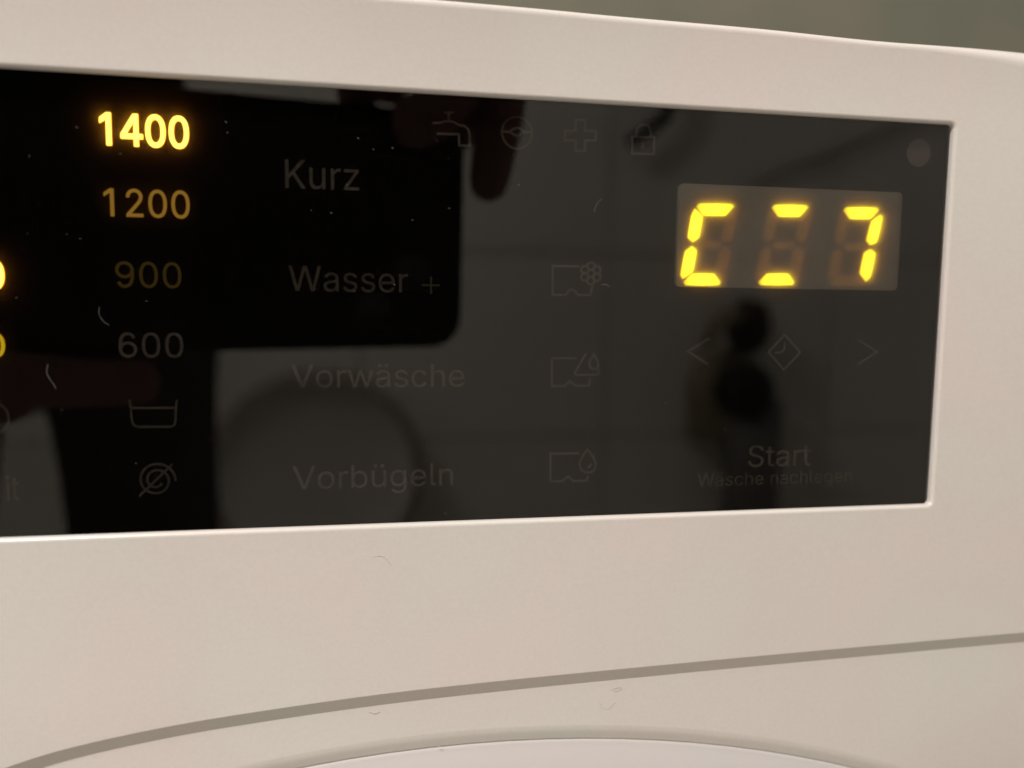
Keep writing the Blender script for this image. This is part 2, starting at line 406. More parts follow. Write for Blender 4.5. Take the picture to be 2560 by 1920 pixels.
GLYPHS = json.loads(r'''{" ":[200,[]],"+":[453,[[[198,34],[198,364],[255,364],[255,34]],[[61,172],[61,226],[391,226],[391,172]]]],"0":[453,[[[227,-7],[174,1],[130,24],[95,62],[69,113],[53,178],[48,254],[53,330],[69,395],[95,447],[130,484],[174,508],[227,516],[279,508],[323,484],[358,447],[384,395],[400,330],[405,254],[400,178],[384,113],[359,62],[323,24],[279,1]],[[227,50],[261,56],[290,74],[313,103],[330,144],[340,194],[344,254],[340,314],[330,365],[313,405],[290,435],[261,453],[227,460],[192,453],[163,435],[140,405],[123,365],[113,314],[109,254],[113,194],[123,144],[140,103],[163,74],[192,56]]]],"1":[453,[[[276,509],[276,0],[208,0],[208,436],[86,366],[86,430],[205,509]]]],"2":[453,[[[64,0],[64,47],[234,229],[261,257],[282,282],[299,305],[311,327],[318,348],[320,371],[317,397],[308,419],[293,436],[273,449],[250,457],[224,460],[196,457],[172,447],[153,433],[139,413],[130,390],[127,362],[66,362],[71,405],[86,442],[111,473],[143,496],[182,511],[225,516],[268,511],[306,497],[337,474],[361,445],[376,411],[381,372],[378,345],[371,318],[357,290],[336,259],[306,223],[267,180],[153,60],[153,57],[389,57],[389,0]]]],"4":[453,[[[262,509],[338,509],[338,180],[420,180],[420,122],[338,122],[338,0],[278,0],[278,122],[28,122],[28,186]],[[278,180],[278,430],[95,180]]]],"6":[453,[[[55,161],[59,124],[72,88],[93,56],[121,30],[155,10],[192,-3],[231,-7],[270,-3],[307,10],[341,30],[369,56],[390,88],[403,124],[407,161],[403,198],[390,234],[369,266],[341,292],[307,312],[270,325],[231,329],[192,325],[155,312],[121,292],[93,266],[72,234],[59,198]],[[117,161],[120,137],[128,114],[142,94],[160,77],[182,64],[206,56],[231,53],[256,56],[280,64],[302,77],[320,94],[334,114],[342,137],[345,161],[342,185],[334,208],[320,228],[302,245],[280,258],[256,266],[231,269],[206,266],[182,258],[160,245],[142,228],[128,208],[120,185]],[[54,147],[53,159],[53,175],[52,196],[52,219],[53,247],[54,279],[56,313],[61,345],[68,374],[77,402],[89,428],[102,452],[119,472],[138,488],[157,500],[177,510],[198,516],[219,519],[239,518],[258,516],[277,511],[296,505],[316,495],[334,482],[350,463],[363,442],[373,424],[380,412],[326,382],[319,394],[310,411],[300,426],[292,436],[284,442],[273,447],[260,452],[248,454],[235,456],[222,457],[210,455],[199,452],[187,446],[175,438],[164,429],[154,416],[144,400],[135,380],[127,357],[121,333],[118,306],[116,276],[115,245],[114,219],[114,197],[114,178],[115,162],[116,151]]]],"9":[453,[[[398,348],[394,385],[381,421],[360,453],[332,479],[298,499],[261,512],[222,516],[183,512],[146,499],[112,479],[84,453],[63,421],[50,385],[46,348],[50,311],[63,275],[84,243],[112,217],[146,197],[183,184],[222,180],[261,184],[298,197],[332,217],[360,243],[381,275],[394,311]],[[336,348],[333,372],[325,395],[311,415],[293,432],[271,445],[247,453],[222,456],[197,453],[173,445],[151,432],[133,415],[119,395],[111,372],[108,348],[111,324],[119,301],[133,281],[151,264],[173,251],[197,243],[222,240],[247,243],[271,251],[293,264],[311,281],[325,301],[333,324]],[[399,362],[400,350],[400,334],[401,313],[401,290],[400,262],[399,230],[397,196],[392,164],[385,135],[376,107],[364,81],[351,57],[334,37],[315,21],[296,9],[276,-1],[255,-7],[234,-10],[214,-9],[195,-7],[176,-2],[157,4],[137,14],[119,27],[103,46],[90,67],[80,85],[73,97],[127,127],[134,115],[143,98],[153,83],[161,73],[169,67],[180,62],[193,57],[205,55],[218,53],[231,52],[243,54],[254,57],[266,63],[278,71],[289,80],[299,93],[309,109],[318,129],[326,152],[332,176],[335,203],[337,233],[338,264],[339,290],[339,312],[339,331],[338,347],[337,358]]]],"K":[467,[[[104,145],[104,216],[122,239],[139,261],[157,282],[174,303],[193,324],[212,344],[364,509],[448,509],[231,276],[228,276]],[[60,0],[60,509],[125,509],[125,334],[124,225],[125,193],[125,0]],[[372,0],[188,259],[228,309],[449,0]]]],"S":[447,[[[224,-9],[172,-4],[128,9],[91,31],[64,60],[46,96],[38,137],[104,137],[110,110],[123,88],[142,71],[166,59],[194,52],[224,49],[257,52],[286,60],[311,74],[329,92],[341,114],[346,139],[342,161],[332,179],[316,193],[296,205],[272,214],[245,222],[184,239],[128,260],[86,289],[60,326],[52,372],[58,413],[75,448],[102,476],[138,498],[180,511],[227,516],[275,511],[316,498],[351,476],[377,449],[394,415],[401,378],[337,378],[326,412],[302,437],[267,453],[225,459],[194,456],[167,448],[145,435],[129,418],[118,398],[115,376],[119,352],[131,334],[148,319],[169,308],[191,300],[212,293],[264,279],[287,272],[312,264],[336,252],[359,238],[379,220],[395,198],[405,171],[408,139],[403,99],[386,64],[360,34],[323,11],[278,-4]]]],"V":[480,[[[10,509],[80,509],[240,85],[400,509],[470,509],[275,0],[205,0]]]],"W":[686,[[[12,509],[82,509],[190,100],[306,509],[380,509],[496,100],[604,509],[674,509],[532,0],[460,0],[343,415],[226,0],[154,0]]]],"a":[389,[[[160,-9],[126,-5],[94,5],[68,22],[48,45],[35,73],[30,108],[34,138],[43,161],[58,179],[78,193],[100,203],[125,211],[152,216],[178,220],[209,224],[234,227],[252,230],[265,235],[273,243],[276,255],[276,257],[273,279],[267,297],[256,311],[240,322],[220,329],[196,331],[171,329],[149,322],[132,313],[118,301],[107,288],[100,274],[41,291],[57,322],[79,346],[104,364],[133,375],[163,382],[194,384],[215,383],[239,379],[263,372],[286,360],[306,343],[322,320],[333,290],[337,251],[337,0],[277,0],[277,52],[272,52],[264,38],[252,25],[236,12],[215,1],[190,-6]],[[170,45],[202,49],[228,59],[248,74],[263,93],[272,115],[276,138],[276,190],[270,186],[259,182],[246,179],[231,176],[216,173],[200,171],[186,169],[175,168],[154,164],[134,159],[117,150],[103,139],[95,124],[92,105],[94,87],[102,72],[114,61],[130,52],[149,47]]]],"b":[424,[[[229,-8],[198,-5],[172,4],[153,17],[138,31],[127,46],[118,59],[112,59],[112,0],[53,0],[53,509],[114,509],[114,319],[118,319],[127,331],[137,346],[152,360],[171,373],[197,381],[229,384],[274,378],[313,361],[345,332],[370,293],[385,245],[390,189],[385,133],[370,84],[346,45],[313,16],[274,-2]],[[220,47],[253,51],[279,66],[301,88],[316,117],[325,151],[328,189],[325,227],[316,261],[301,290],[280,311],[253,325],[220,330],[188,325],[161,312],[140,291],[125,263],[116,229],[113,189],[116,150],[125,115],[140,86],[162,65],[188,51]]]],"c":[396,[[[207,-8],[159,-2],[117,16],[82,46],[56,85],[40,133],[34,187],[40,243],[56,291],[82,330],[117,360],[159,378],[207,384],[234,383],[260,377],[284,368],[305,356],[324,341],[340,322],[353,301],[362,277],[303,262],[298,276],[290,289],[281,301],[270,311],[257,319],[242,325],[226,329],[207,330],[173,325],[145,310],[124,287],[108,258],[99,224],[96,187],[99,151],[108,117],[124,89],[145,66],[173,51],[207,46],[226,48],[243,52],[258,58],[271,66],[282,76],[292,89],[299,102],[304,117],[363,102],[354,78],[341,56],[325,37],[306,21],[285,9],[261,-1],[235,-6]]]],"e":[404,[[[212,-8],[161,-2],[117,16],[82,46],[56,85],[40,132],[34,187],[39,242],[55,290],[81,329],[115,359],[157,378],[205,384],[236,382],[266,374],[294,361],[319,341],[341,315],[357,282],[368,242],[371,194],[371,169],[75,169],[75,221],[338,221],[310,202],[307,237],[298,269],[283,294],[263,314],[237,326],[205,330],[173,326],[146,313],[125,294],[109,270],[99,241],[96,211],[96,178],[100,139],[110,106],[128,80],[151,61],[179,50],[212,46],[234,48],[254,53],[271,61],[285,73],[297,88],[306,105],[365,91],[353,63],[335,39],[311,19],[283,4],[249,-5]]]],"g":[425,[[[207,-151],[168,-148],[134,-140],[105,-127],[82,-110],[64,-91],[51,-69],[101,-41],[110,-53],[122,-66],[136,-78],[154,-88],[178,-95],[207,-97],[249,-92],[282,-75],[304,-47],[311,-6],[311,68],[306,68],[298,56],[287,41],[272,28],[252,16],[227,8],[195,5],[152,10],[113,27],[80,53],[55,90],[39,136],[34,191],[39,246],[55,293],[80,332],[112,361],[152,378],[196,384],[228,382],[253,373],[273,360],[288,346],[299,331],[308,319],[313,319],[313,379],[372,379],[372,-9],[367,-54],[350,-90],[324,-117],[291,-136],[251,-147]],[[205,59],[237,63],[264,75],[285,95],[300,121],[309,154],[312,193],[309,231],[300,264],[285,291],[264,312],[237,325],[205,330],[172,325],[145,312],[124,290],[109,262],[99,229],[96,193],[99,155],[109,123],[124,96],[145,76],[172,63]]]],"h":[410,[[[114,227],[114,0],[53,0],[53,509],[114,509],[114,287],[102,287],[124,332],[152,362],[187,379],[227,384],[264,380],[295,369],[321,349],[341,321],[353,285],[357,240],[357,0],[296,0],[296,235],[290,275],[273,304],[246,323],[210,329],[184,326],[161,317],[141,303],[126,283],[117,257]]]],"i":[167,[[[53,0],[53,379],[114,379],[114,0]],[[84,443],[67,446],[54,455],[44,468],[41,483],[44,499],[54,512],[67,521],[84,524],[100,521],[114,512],[123,499],[126,483],[123,468],[114,455],[100,446]]]],"l":[189,[[[139,-2],[101,3],[74,20],[58,47],[53,84],[53,509],[114,509],[114,99],[115,77],[120,62],[130,54],[146,52],[154,52],[160,53],[165,53],[170,54],[181,3],[172,1],[162,-1],[151,-2]]]],"n":[410,[[[114,227],[114,0],[53,0],[53,379],[112,379],[112,287],[102,287],[124,332],[152,362],[187,379],[227,384],[264,380],[295,369],[321,349],[341,321],[353,285],[357,240],[357,0],[296,0],[296,235],[290,275],[273,304],[246,323],[210,329],[184,326],[161,317],[141,303],[126,283],[117,257]]]],"o":[415,[[[207,-8],[159,-2],[117,16],[82,46],[56,85],[40,133],[34,187],[40,243],[56,291],[82,330],[117,360],[159,378],[207,384],[256,378],[299,360],[333,330],[359,291],[376,243],[381,187],[376,133],[359,85],[333,46],[299,16],[256,-2]],[[207,46],[242,51],[270,66],[292,89],[307,117],[316,151],[319,187],[316,224],[307,258],[292,287],[270,310],[242,325],[207,330],[173,325],[145,310],[124,287],[108,258],[99,224],[96,187],[99,151],[108,117],[124,89],[145,66],[173,51]]]],"r":[259,[[[53,0],[53,379],[112,379],[112,321],[115,321],[130,347],[152,367],[181,380],[213,385],[221,385],[229,384],[237,384],[243,384],[243,322],[239,323],[230,324],[219,325],[207,326],[182,323],[159,315],[140,301],[126,284],[117,262],[114,237],[114,0]]]],"s":[365,[[[182,-8],[145,-5],[112,3],[84,18],[62,38],[45,63],[36,94],[94,107],[105,79],[124,60],[150,49],[181,45],[217,50],[244,62],[262,81],[268,103],[265,121],[254,136],[237,147],[212,155],[149,170],[104,186],[72,208],[53,237],[47,274],[51,305],[65,332],[87,354],[115,370],[149,381],[187,384],[223,381],[254,372],[279,358],[299,339],[314,316],[324,290],[268,277],[258,298],[243,316],[219,328],[187,333],[156,329],[131,317],[114,299],[109,277],[112,258],[124,243],[144,232],[172,223],[229,209],[275,194],[306,171],[325,142],[331,107],[326,75],[312,47],[290,24],[260,6],[223,-5]]]],"t":[227,[[[204,379],[204,327],[6,327],[6,379]],[[65,471],[126,471],[126,98],[128,76],[136,61],[150,53],[170,50],[177,50],[185,51],[194,52],[202,54],[213,2],[203,-1],[192,-3],[180,-4],[168,-4],[125,2],[92,21],[72,52],[65,93]]]],"u":[410,[[[182,-5],[146,-1],[115,11],[89,31],[69,59],[57,95],[53,139],[53,379],[114,379],[114,144],[119,105],[137,75],[164,56],[200,50],[226,53],[249,62],[268,77],[283,97],[293,122],[296,153],[296,379],[357,379],[357,0],[298,0],[298,92],[307,92],[286,47],[257,17],[222,0]]]],"v":[389,[[[12,379],[78,379],[195,75],[311,379],[377,379],[228,0],[162,0]]]],"w":[567,[[[12,379],[76,379],[160,82],[252,379],[315,379],[407,82],[491,379],[555,379],[440,0],[375,0],[283,290],[192,0],[127,0]]]],"z":[380,[[[42,0],[42,46],[254,320],[254,323],[48,323],[48,379],[333,379],[333,331],[126,60],[126,56],[339,56],[339,0]]]],"ä":[389,[[[160,-9],[126,-5],[94,5],[68,22],[48,45],[35,73],[30,108],[34,138],[43,161],[58,179],[78,193],[100,203],[125,211],[152,216],[178,220],[209,224],[234,227],[252,230],[265,235],[273,243],[276,255],[276,257],[273,279],[267,297],[256,311],[240,322],[220,329],[196,331],[171,329],[149,322],[132,313],[118,301],[107,288],[100,274],[41,291],[57,322],[79,346],[104,364],[133,375],[163,382],[194,384],[215,383],[239,379],[263,372],[286,360],[306,343],[322,320],[333,290],[337,251],[337,0],[277,0],[277,52],[272,52],[264,38],[252,25],[236,12],[215,1],[190,-6]],[[170,45],[202,49],[228,59],[248,74],[263,93],[272,115],[276,138],[276,190],[270,186],[259,182],[246,179],[231,176],[216,173],[200,171],[186,169],[175,168],[154,164],[134,159],[117,150],[103,139],[95,124],[92,105],[94,87],[102,72],[114,61],[130,52],[149,47]],[[261,443],[246,446],[233,455],[224,468],[221,483],[224,499],[233,512],[246,520],[261,523],[277,520],[290,512],[299,499],[301,483],[299,468],[290,455],[277,446]],[[117,443],[102,446],[89,455],[80,468],[77,483],[80,499],[89,512],[102,520],[117,523],[133,520],[146,512],[155,499],[158,483],[155,468],[146,455],[133,446]]]],"ü":[410,[[[182,-5],[146,-1],[115,11],[89,31],[69,59],[57,95],[53,139],[53,379],[114,379],[114,144],[119,105],[137,75],[164,56],[200,50],[226,53],[249,62],[268,77],[283,97],[293,122],[296,153],[296,379],[357,379],[357,0],[298,0],[298,92],[307,92],[286,47],[257,17],[222,0]],[[277,443],[261,446],[248,455],[239,468],[236,483],[239,499],[248,512],[261,520],[277,523],[292,520],[305,512],[314,499],[317,483],[314,468],[305,455],[292,446]],[[133,443],[118,446],[104,455],[96,468],[93,483],[96,499],[104,512],[118,520],[133,523],[149,520],[162,512],[170,499],[173,483],[170,468],[162,455],[149,446]]]]}''')

# ------------------------------------------------------------------ washing machine
machine = tag(empty('washing_machine', (0, 0.3, 0)),
              'white front loading washing machine with a long black glass control strip lit in yellow', 'washing machine')

FY = -1.0                                    # fascia front face, proud of the glass
GX0, GX1, GZ0, GZ1 = -215.0, 84.0, 0.0, 67.2  # glass

# --- fascia: front face with the opening, rounded lips, top roll, lower chamfer
top_pts = [(-298, 75), (-280, 79.2), (-200, 80.9), (-100, 81.4), (-3.3, 81.25), (23.5, 81.0), (48, 80.85), (72, 80.4), (97.5, 81.0),
           (125, 81.4), (160, 80.4), (230, 76), (298, 72)]
bot_pts = [(-298, -190), (-220, -105), (-150, -62), (-110, -47.2), (-90, -41.4), (-71.3, -35.6), (-61.7, -33.1), (-48.4, -31.0), (-34, -29.55), (-13.9, -28.15),
           (7.4, -27.35), (29.9, -26.8), (53.8, -26.3), (79.3, -25.9), (106.4, -25.5), (150, -25.2), (298, -25)]
top_l = [on_front(x, z, FY) for x, z in catmull(top_pts, 6)]
bot_l = [on_front(x, z, FY) for x, z in catmull(bot_pts, 6)]


def roll_r(x):
    t = min(1, max(0, (x - 72) / 60.0))
    return 1.3 + 5.5 * t * t * (3 - 2 * t)


def nrm(L, i, up):
    a = Vector(L[max(i - 1, 0)]); b = Vector(L[min(i + 1, len(L) - 1)])
    t = (b - a).normalized()
    return Vector((-t.y, t.x)) * (1 if up else -1)


b = MB()
# top roll
inner_top = []
rows = []
for k in range(15):
    a = math.pi / 2 * min(k, 14) / 14
    row = []
    for i, p in enumerate(top_l):
        r = roll_r(p[0]); n = nrm(top_l, i, True)
        q = Vector(p) - n * r * (1 - math.sin(a))
        row.append((q.x, FY + r * (1 - math.cos(a)), q.y))
        if k == 0: inner_top.append((q.x, q.y))
    rows.append(row)
rows.append([(p[0], 45.0, p[1]) for p in top_l])
b.grid(rows)
# lower edge: small round, then a chamfer falling back to the body panel
rows = []
prof = [(0.0, FY)] + [(0.45 * math.sin(a), FY + 0.45 * (1 - math.cos(a))) for a in [0.11, 0.22, 0.33]]
ox, oy = prof[-1]


def edge_row(off, y):
    return [(p[0] + (nrm(bot_l, i, False) * off).x, y, p[1] + (nrm(bot_l, i, False) * off).y) for i, p in enumerate(bot_l)]


b.grid([edge_row(off, y) for off, y in prof])
b.grid([edge_row(ox, oy), edge_row(ox + 2.45, oy + 0.86)])
b.grid([edge_row(ox + 2.45, oy + 0.86), edge_row(ox + 2.55, 6.0)])
# opening lips
opening = rrect(GX0, GX1, GZ0, GZ1, 0.85)
LR = 0.6
rows = []
for k in range(9):
    a = math.pi / 2 * k / 8
    L = offset_loop(opening, LR * (1 - math.sin(a)))
    rows.append([(x, FY + LR * (1 - math.cos(a)), z) for x, z in L])
rows.append([(x, 0.25, z) for x, z in opening])
b.grid(rows, True)
o = b.build('fascia', M_white, machine, True)
# flat front, inside the rolls
hole = offset_loop(opening, LR)
outl = inner_top + bot_l[::-1]
v, f = fill2d([outl, hole])
n0 = len(b.v)
me = o.data
bm = bmesh.new()
bv = [bm.verts.new((a, FY, c)) for a, _, c in v]
for t in f:
    try: bm.faces.new([bv[i] for i in t])
    except ValueError: pass
for cz in [-90, -60, -45, -36, -30, -25, -20, -15, -10, -6, -3, 69, 70.5, 72, 73.5, 75, 76.5, 78]:
    bmesh.ops.bisect_plane(bm, geom=bm.verts[:] + bm.edges[:] + bm.faces[:], plane_co=(0, 0, cz), plane_no=(0, 0, 1))
bm.verts.index_update()
v = [tuple(q.co) for q in bm.verts]
f = [tuple(q.index for q in t.verts) for t in bm.faces]
bm.free()


def shade_bend(p):
    """added bend for its shading: leans forward (darker) above the glass, back (lighter) below"""
    x, y, z = p
    if z > 68: y -= 0.0042 * (z - 68) ** 2 * (1 if y < 3 else 0)
    elif z < -1 and y < FY + 0.1: y -= 0.0006 * min(28, -1 - z) ** 2
    return (x, y, z)


vv = [shade_bend(q) for q in list(b.v) + v]
ff = list(b.f) + [tuple(n0 + i for i in t) for t in f]
me.clear_geometry()
me.from_pydata([V(*p) for p in vv], [], ff)
me.polygons.foreach_set('use_smooth', [True] * len(ff))
me.update()
# side ends of the fascia
for sx, name in ((-298, 'end_cap'), (298, 'end_cap')):
    zt = top_l[0][1] if sx < 0 else top_l[-1][1]
    zb = bot_l[0][1] if sx < 0 else bot_l[-1][1]
    s = -1 if sx < 0 else 1
    MB().grid([[(sx * 0.987 + 0.3 * s, FY + 0.4, zb), (sx * 0.987 + 0.3 * s, FY + 0.4, zt)], [(sx + 2 * s, 3, zb), (sx + 2 * s, 3, zt)],
               [(sx + 2 * s, 45, zb), (sx + 2 * s, 45, zt)]]).build('end_cap', M_white, machine)

# --- casing and front sheet
BY = -0.12
cas = MB()
cas.box(-299, 299, 8, 600, -779, 70)
cas.build('casing', M_enamel, machine)
MB().box(-300, 300, 46, 602, 70.3, 74.3).build('worktop', M_enamel, machine)
DC = (0.2, -274.4); DR = 238.6
edge_top = [on_front(x, z, BY) for x, z in [(p[0], p[1] + 1.5) for p in catmull(bot_pts, 6)]]
edge_top = [(-297, edge_top[0][1])] + [p for p in edge_top if -296 < p[0] < 296] + [(297, edge_top[-1][1])]
NC = 220
circ = [(DC[0] + DR * math.cos(6.283185 * k / NC), DC[1] + DR * math.sin(6.283185 * k / NC)) for k in range(NC)]
v, f = fill2d([edge_top + [(297, -690), (-297, -690)], circ])
fp = mesh('front_panel', [V(a, BY, c) for a, _, c in v], f, M_enamel, machine)
# pressed rim of the door opening, then the door
pr = [(DR, BY), (DR - 0.7, BY + 0.05), (DR - 1.3, BY + 0.18), (DR - 1.9, BY + 0.37), (DR - 2.5, BY + 0.56), (DR - 2.9, BY + 0.66), (DR - 2.95, BY + 4)]
rim = MB().lathe_y(DC[0], DC[1], pr, NC).build('door_rim', M_enamel, machine, True)
MB().box(-296, 296, 3, 9, -765, -692).build('plinth', M_enamel, machine)
dr = MB().lathe_y(DC[0], DC[1], [(DR - 2.85, BY + 0.75), (DR - 2.95, BY + 0.66), (DR - 3.5, BY + 0.62), (DR - 4.6, BY + 0.46), (DR - 6, BY + 0.24), (DR - 10, BY - 0.2), (DR - 20, -1.6), (DR - 50, -3), (DR - 75, 2), (DR - 78, 12)], NC)
door = dr.build('door', M_ring, machine, True)
M_bowl = mat('door_bowl_glass', (0.02, 0.02, 0.022), 0.08, 0.6)
MB().lathe_y(DC[0], DC[1], [(DR - 77.5, 6), (DR - 80, 4), (DR - 110, 14), (60, 30), (0.1, 34)], 96).build('door_glass', M_bowl, door, True)

# --- glass strip: clear slab, black mask printed behind it
glass = MB().box(GX0 + .12, GX1 - .12, 0.0, 0.7, GZ0 + .12, GZ1 - .12).build('control_glass', M_glass, machine)
glass.data.materials.append(M_clear)
for p in glass.data.polygons:
    if p.normal.y > -0.5: p.material_index = 1
# match the rounded opening
gl = rrect(GX0 + .1, GX1 - .1, GZ0 + .1, GZ1 - .1, 0.8)
v, f = fill2d([gl], 0.7)
glass.data.clear_geometry()
glass.data.from_pydata([V(a, 0.35 + bb, c) for a, bb, c in v], [], f)
bmg = bmesh.new()
bmg.from_mesh(glass.data)
bmesh.ops.remove_doubles(bmg, verts=bmg.verts, dist=1e-6)
bmesh.ops.recalc_face_normals(bmg, faces=bmg.faces)
bmg.to_mesh(glass.data)
bmg.free()
glass.data.update()
for p in glass.data.polygons:
    p.material_index = 0 if (abs(p.normal.y) > 0.9 and p.center.y < 0.0001) else 1
YM = 1.90                                   # front of the mask
mask = plate('black_mask', [rrect(GX0 - 1, GX1 + 1, GZ0 - 1, GZ1 + 1, 1)], YM, 0.6, M_mask, glass)
foil = plate('halo_foil', [rrect(GX0 + .5, GX1 - .5, GZ0 + .5, GZ1 - .5, 1)], 0.78, 0.02, M_foil, glass)  # added film, spreads a halo round the lit numbers


# --- lettering: outlines of a plain grotesque, one mesh per word
def sgn(L):
    return sum(L[i - 1][0] * L[i][1] - L[i][0] * L[i - 1][1] for i in range(len(L)))


def inside(p, L):
    c = False
    for i in range(len(L)):
        (x1, y1), (x2, y2) = L[i - 1], L[i]
        if (y1 > p[1]) != (y2 > p[1]) and p[0] < (x2 - x1) * (p[1] - y1) / (y2 - y1) + x1: c = not c
    return c


def word(text, x0, x1, zb, cap, y, depth, m, name, parent, bold=0.0, label=None):
    pieces = []
    x = 0
    for ch in text:
        adv, loops = GLYPHS[ch]
        holes = [L for L in loops if any(q is not L and all(inside(p, q) for p in L) for q in loops)]
        outs = [L for L in loops if L not in holes]
        for L in outs:
            hs = [H for H in holes if inside(H[0], L)]
            pieces.append([[(a + x, c) for a, c in q] for q in [L] + hs])
        x += adv
    xs = [p[0] for pc in pieces for p in pc[0]]
    sx = (x1 - x0 - 2 * bold) / (max(xs) - min(xs)); sz = (cap - 2 * bold) / 509.0
    mn = min(xs)
    vs, fs = [], []
    for i, pc in enumerate(pieces):
        v, f = fill2d([[(x0 + bold + (a - mn) * sx, zb + bold + c * sz) for a, c in L] for L in pc], depth, bold)
        n = len(vs)
        dy = -0.004 * (i % 3)
        vs += [V(q[0], y + depth / 2 + bb + dy, q[1]) for a, bb, c in v for q in [on_front(a, c, y)]]
        fs += [tuple(n + k for k in t) for t in f]
    o = mesh(name, vs, fs, m, parent)
    if label: o['label'] = label
    return o


word('1400', -53.9, -41.75, 57.3, 4.6, YM - 0.30, 0.30, M_num_on, 'spin_speed_number', glass, 0.11, 'brightly lit yellow number 1400')
word('1200', -53.7, -41.9, 47.2, 4.0, YM - 0.06, 0.06, M_num_half, 'spin_speed_number', glass, 0.03, 'half lit amber number 1200')
word('900', -52.5, -43.35, 36.95, 3.75, YM - 0.06, 0.06, M_num_low, 'spin_speed_number', glass, 0, 'barely lit number 900')
word('600', -52.4, -43.35, 26.6, 3.7, YM - 0.06, 0.06, M_print, 'spin_speed_number', glass, 0, 'unlit grey number 600')
word('Kurz', -28.2, -17.3, 52.2, 4.2, YM - 0.06, 0.06, M_print, 'option_lettering', glass, 0, 'unlit word Kurz')
word('Wasser', -27.97, -9.9, 36.8, 3.85, YM - 0.06, 0.06, M_print_dim, 'option_lettering', glass, 0, 'unlit word Wasser')
word('Vorwäsche', -27.8, -0.96, 21.95, 3.6, YM - 0.06, 0.06, M_print, 'option_lettering', glass, 0, 'unlit word Vorwäsche')
word('Vorbügeln', -27.8, -2.7, 5.95, 3.62, YM - 0.06, 0.06, M_print, 'option_lettering', glass, 0, 'unlit word Vorbügeln')
word('Start', 48.5, 60.3, 7.65, 3.75, YM - 0.06, 0.06, M_print, 'start_lettering', glass, 0, 'unlit word Start')
word('Wäsche nachlegen', 39.3, 68.5, 4.45, 2.3, YM - 0.06, 0.06, M_print_dim, 'start_lettering', glass, 0, 'small unlit words Wäsche nachlegen')
word('it', -68.5, -66.85, 5.55, 3.6, YM - 0.06, 0.06, M_print_dim, 'option_lettering', glass, 0, 'end of an unlit word cut by the picture edge')
word('0', -70.35, -67.35, 36.3, 4.35, YM - 0.30, 0.30, M_num_on, 'temperature_number', glass, 0.1, 'brightly lit zero cut by the picture edge')
word('0', -70.5, -67.7, 26.6, 3.6, YM - 0.06, 0.06, M_num_mid, 'temperature_number', glass, 0.03, 'dimly lit zero cut by the picture edge')


def ribbon(lines, w, m, name, label, closed=()):
    """thin printed line work"""
    vs, fs = [], []
    for li, L in enumerate(lines):
        cl = li in closed
        n = len(L); b = len(vs)
        y = YM - 0.05 - 0.003 * li
        L = [on_front(a_, c_, y) for a_, c_ in L]
        for i in range(n):
            p = Vector(L[i])
            a = Vector(L[i - 1]) if (i > 0 or cl) else None
            c = Vector(L[(i + 1) % n]) if (i < n - 1 or cl) else None
            d1 = (p - a).normalized() if a is not None else None
            d2 = (c - p).normalized() if c is not None else None
            if d1 is None: d1 = d2
            if d2 is None: d2 = d1
            n1 = Vector((-d1.y, d1.x)); n2 = Vector((-d2.y, d2.x))
            mt = n1 + n2
            mt = mt / max(0.5, mt.dot(n1)) if mt.length > 1e-5 else n1
            q1 = p + mt * w / 2; q2 = p - mt * w / 2
            vs += [V(q1.x, y, q1.y), V(q2.x, y, q2.y), V(q1.x, y + 0.045, q1.y), V(q2.x, y + 0.045, q2.y)]
        for i in range(n if cl else n - 1):
            j = (i + 1) % n
            A = b + 4 * i; B = b + 4 * j
            fs += [(A, A + 1, B + 1, B), (A, B, B + 2, A + 2), (A + 1, A + 3, B + 3, B + 1)]
    o = mesh(name, vs, fs, m, glass)
    o['label'] = label
    return o


def ell(cx, cz, rx_, rz_, n=40, a0=0, a1=360):
    return [(cx + rx_ * math.cos(math.radians(a0 + (a1 - a0) * k / n)), cz + rz_ * math.sin(math.radians(a0 + (a1 - a0) * k / n))) for k in range(n + (0 if a1 - a0 == 360 else 1))]


w = 0.36

ribbon([[(-7.65, 38.0), (-4.95, 38.0)], [(-6.3, 39.35), (-6.3, 36.65)]], 0.32, M_print_dim, 'option_lettering', 'unlit plus sign after the word Wasser')
ribbon([[(-6.11, 62.88), (-4.88, 62.95), (-4.27, 63.24), (-2.94, 63.27), (-1.97, 62.76), (-1.17, 62.71), (-0.54, 62.14), (-0.3, 61.2), (-0.35, 59.72), (-1.95, 59.65), (-2.05, 61.37), (-5.41, 61.26)],
        [(-4.36, 64.52), (-2.77, 64.6)], [(-3.62, 64.51), (-3.62, 63.27)]], w, M_print, 'indicator_symbol', 'water tap symbol')
ribbon([ell(7.16, 62.05, 2.42, 2.42), [(4.94, 62.1), (5.95, 62.12), (6.6, 62.6), (7.16, 62.86), (7.7, 62.65), (8.38, 62.2), (9.4, 62.23)], [(5.95, 62.1), (7.17, 61.55), (8.38, 62.2)]],
       w, M_print_dim, 'indicator_symbol', 'ring with a wave line', closed=(0,))
ribbon([[(16.61, 64.5), (18.19, 64.58), (18.22, 62.93), (19.98, 63.02), (20.01, 61.52), (18.25, 61.43), (18.29, 59.77), (16.7, 59.7), (16.67, 61.35), (14.92, 61.27), (14.9, 62.76), (16.64, 62.85)]],
       w, M_print_dim, 'indicator_symbol', 'outlined plus sign', closed=(0,))
ribbon([[(26.1, 62.37), (29.81, 62.45), (29.85, 59.8), (26.12, 59.71)], catmull([(26.8, 62.5), (26.86, 63.5), (27.22, 64.12), (27.97, 64.4), (28.73, 64.16), (29.13, 63.52), (29.2, 62.58)], 3),
        [(27.9, 61.56), (27.93, 60.56)]], w, M_print, 'indicator_symbol', 'padlock symbol', closed=(0,))


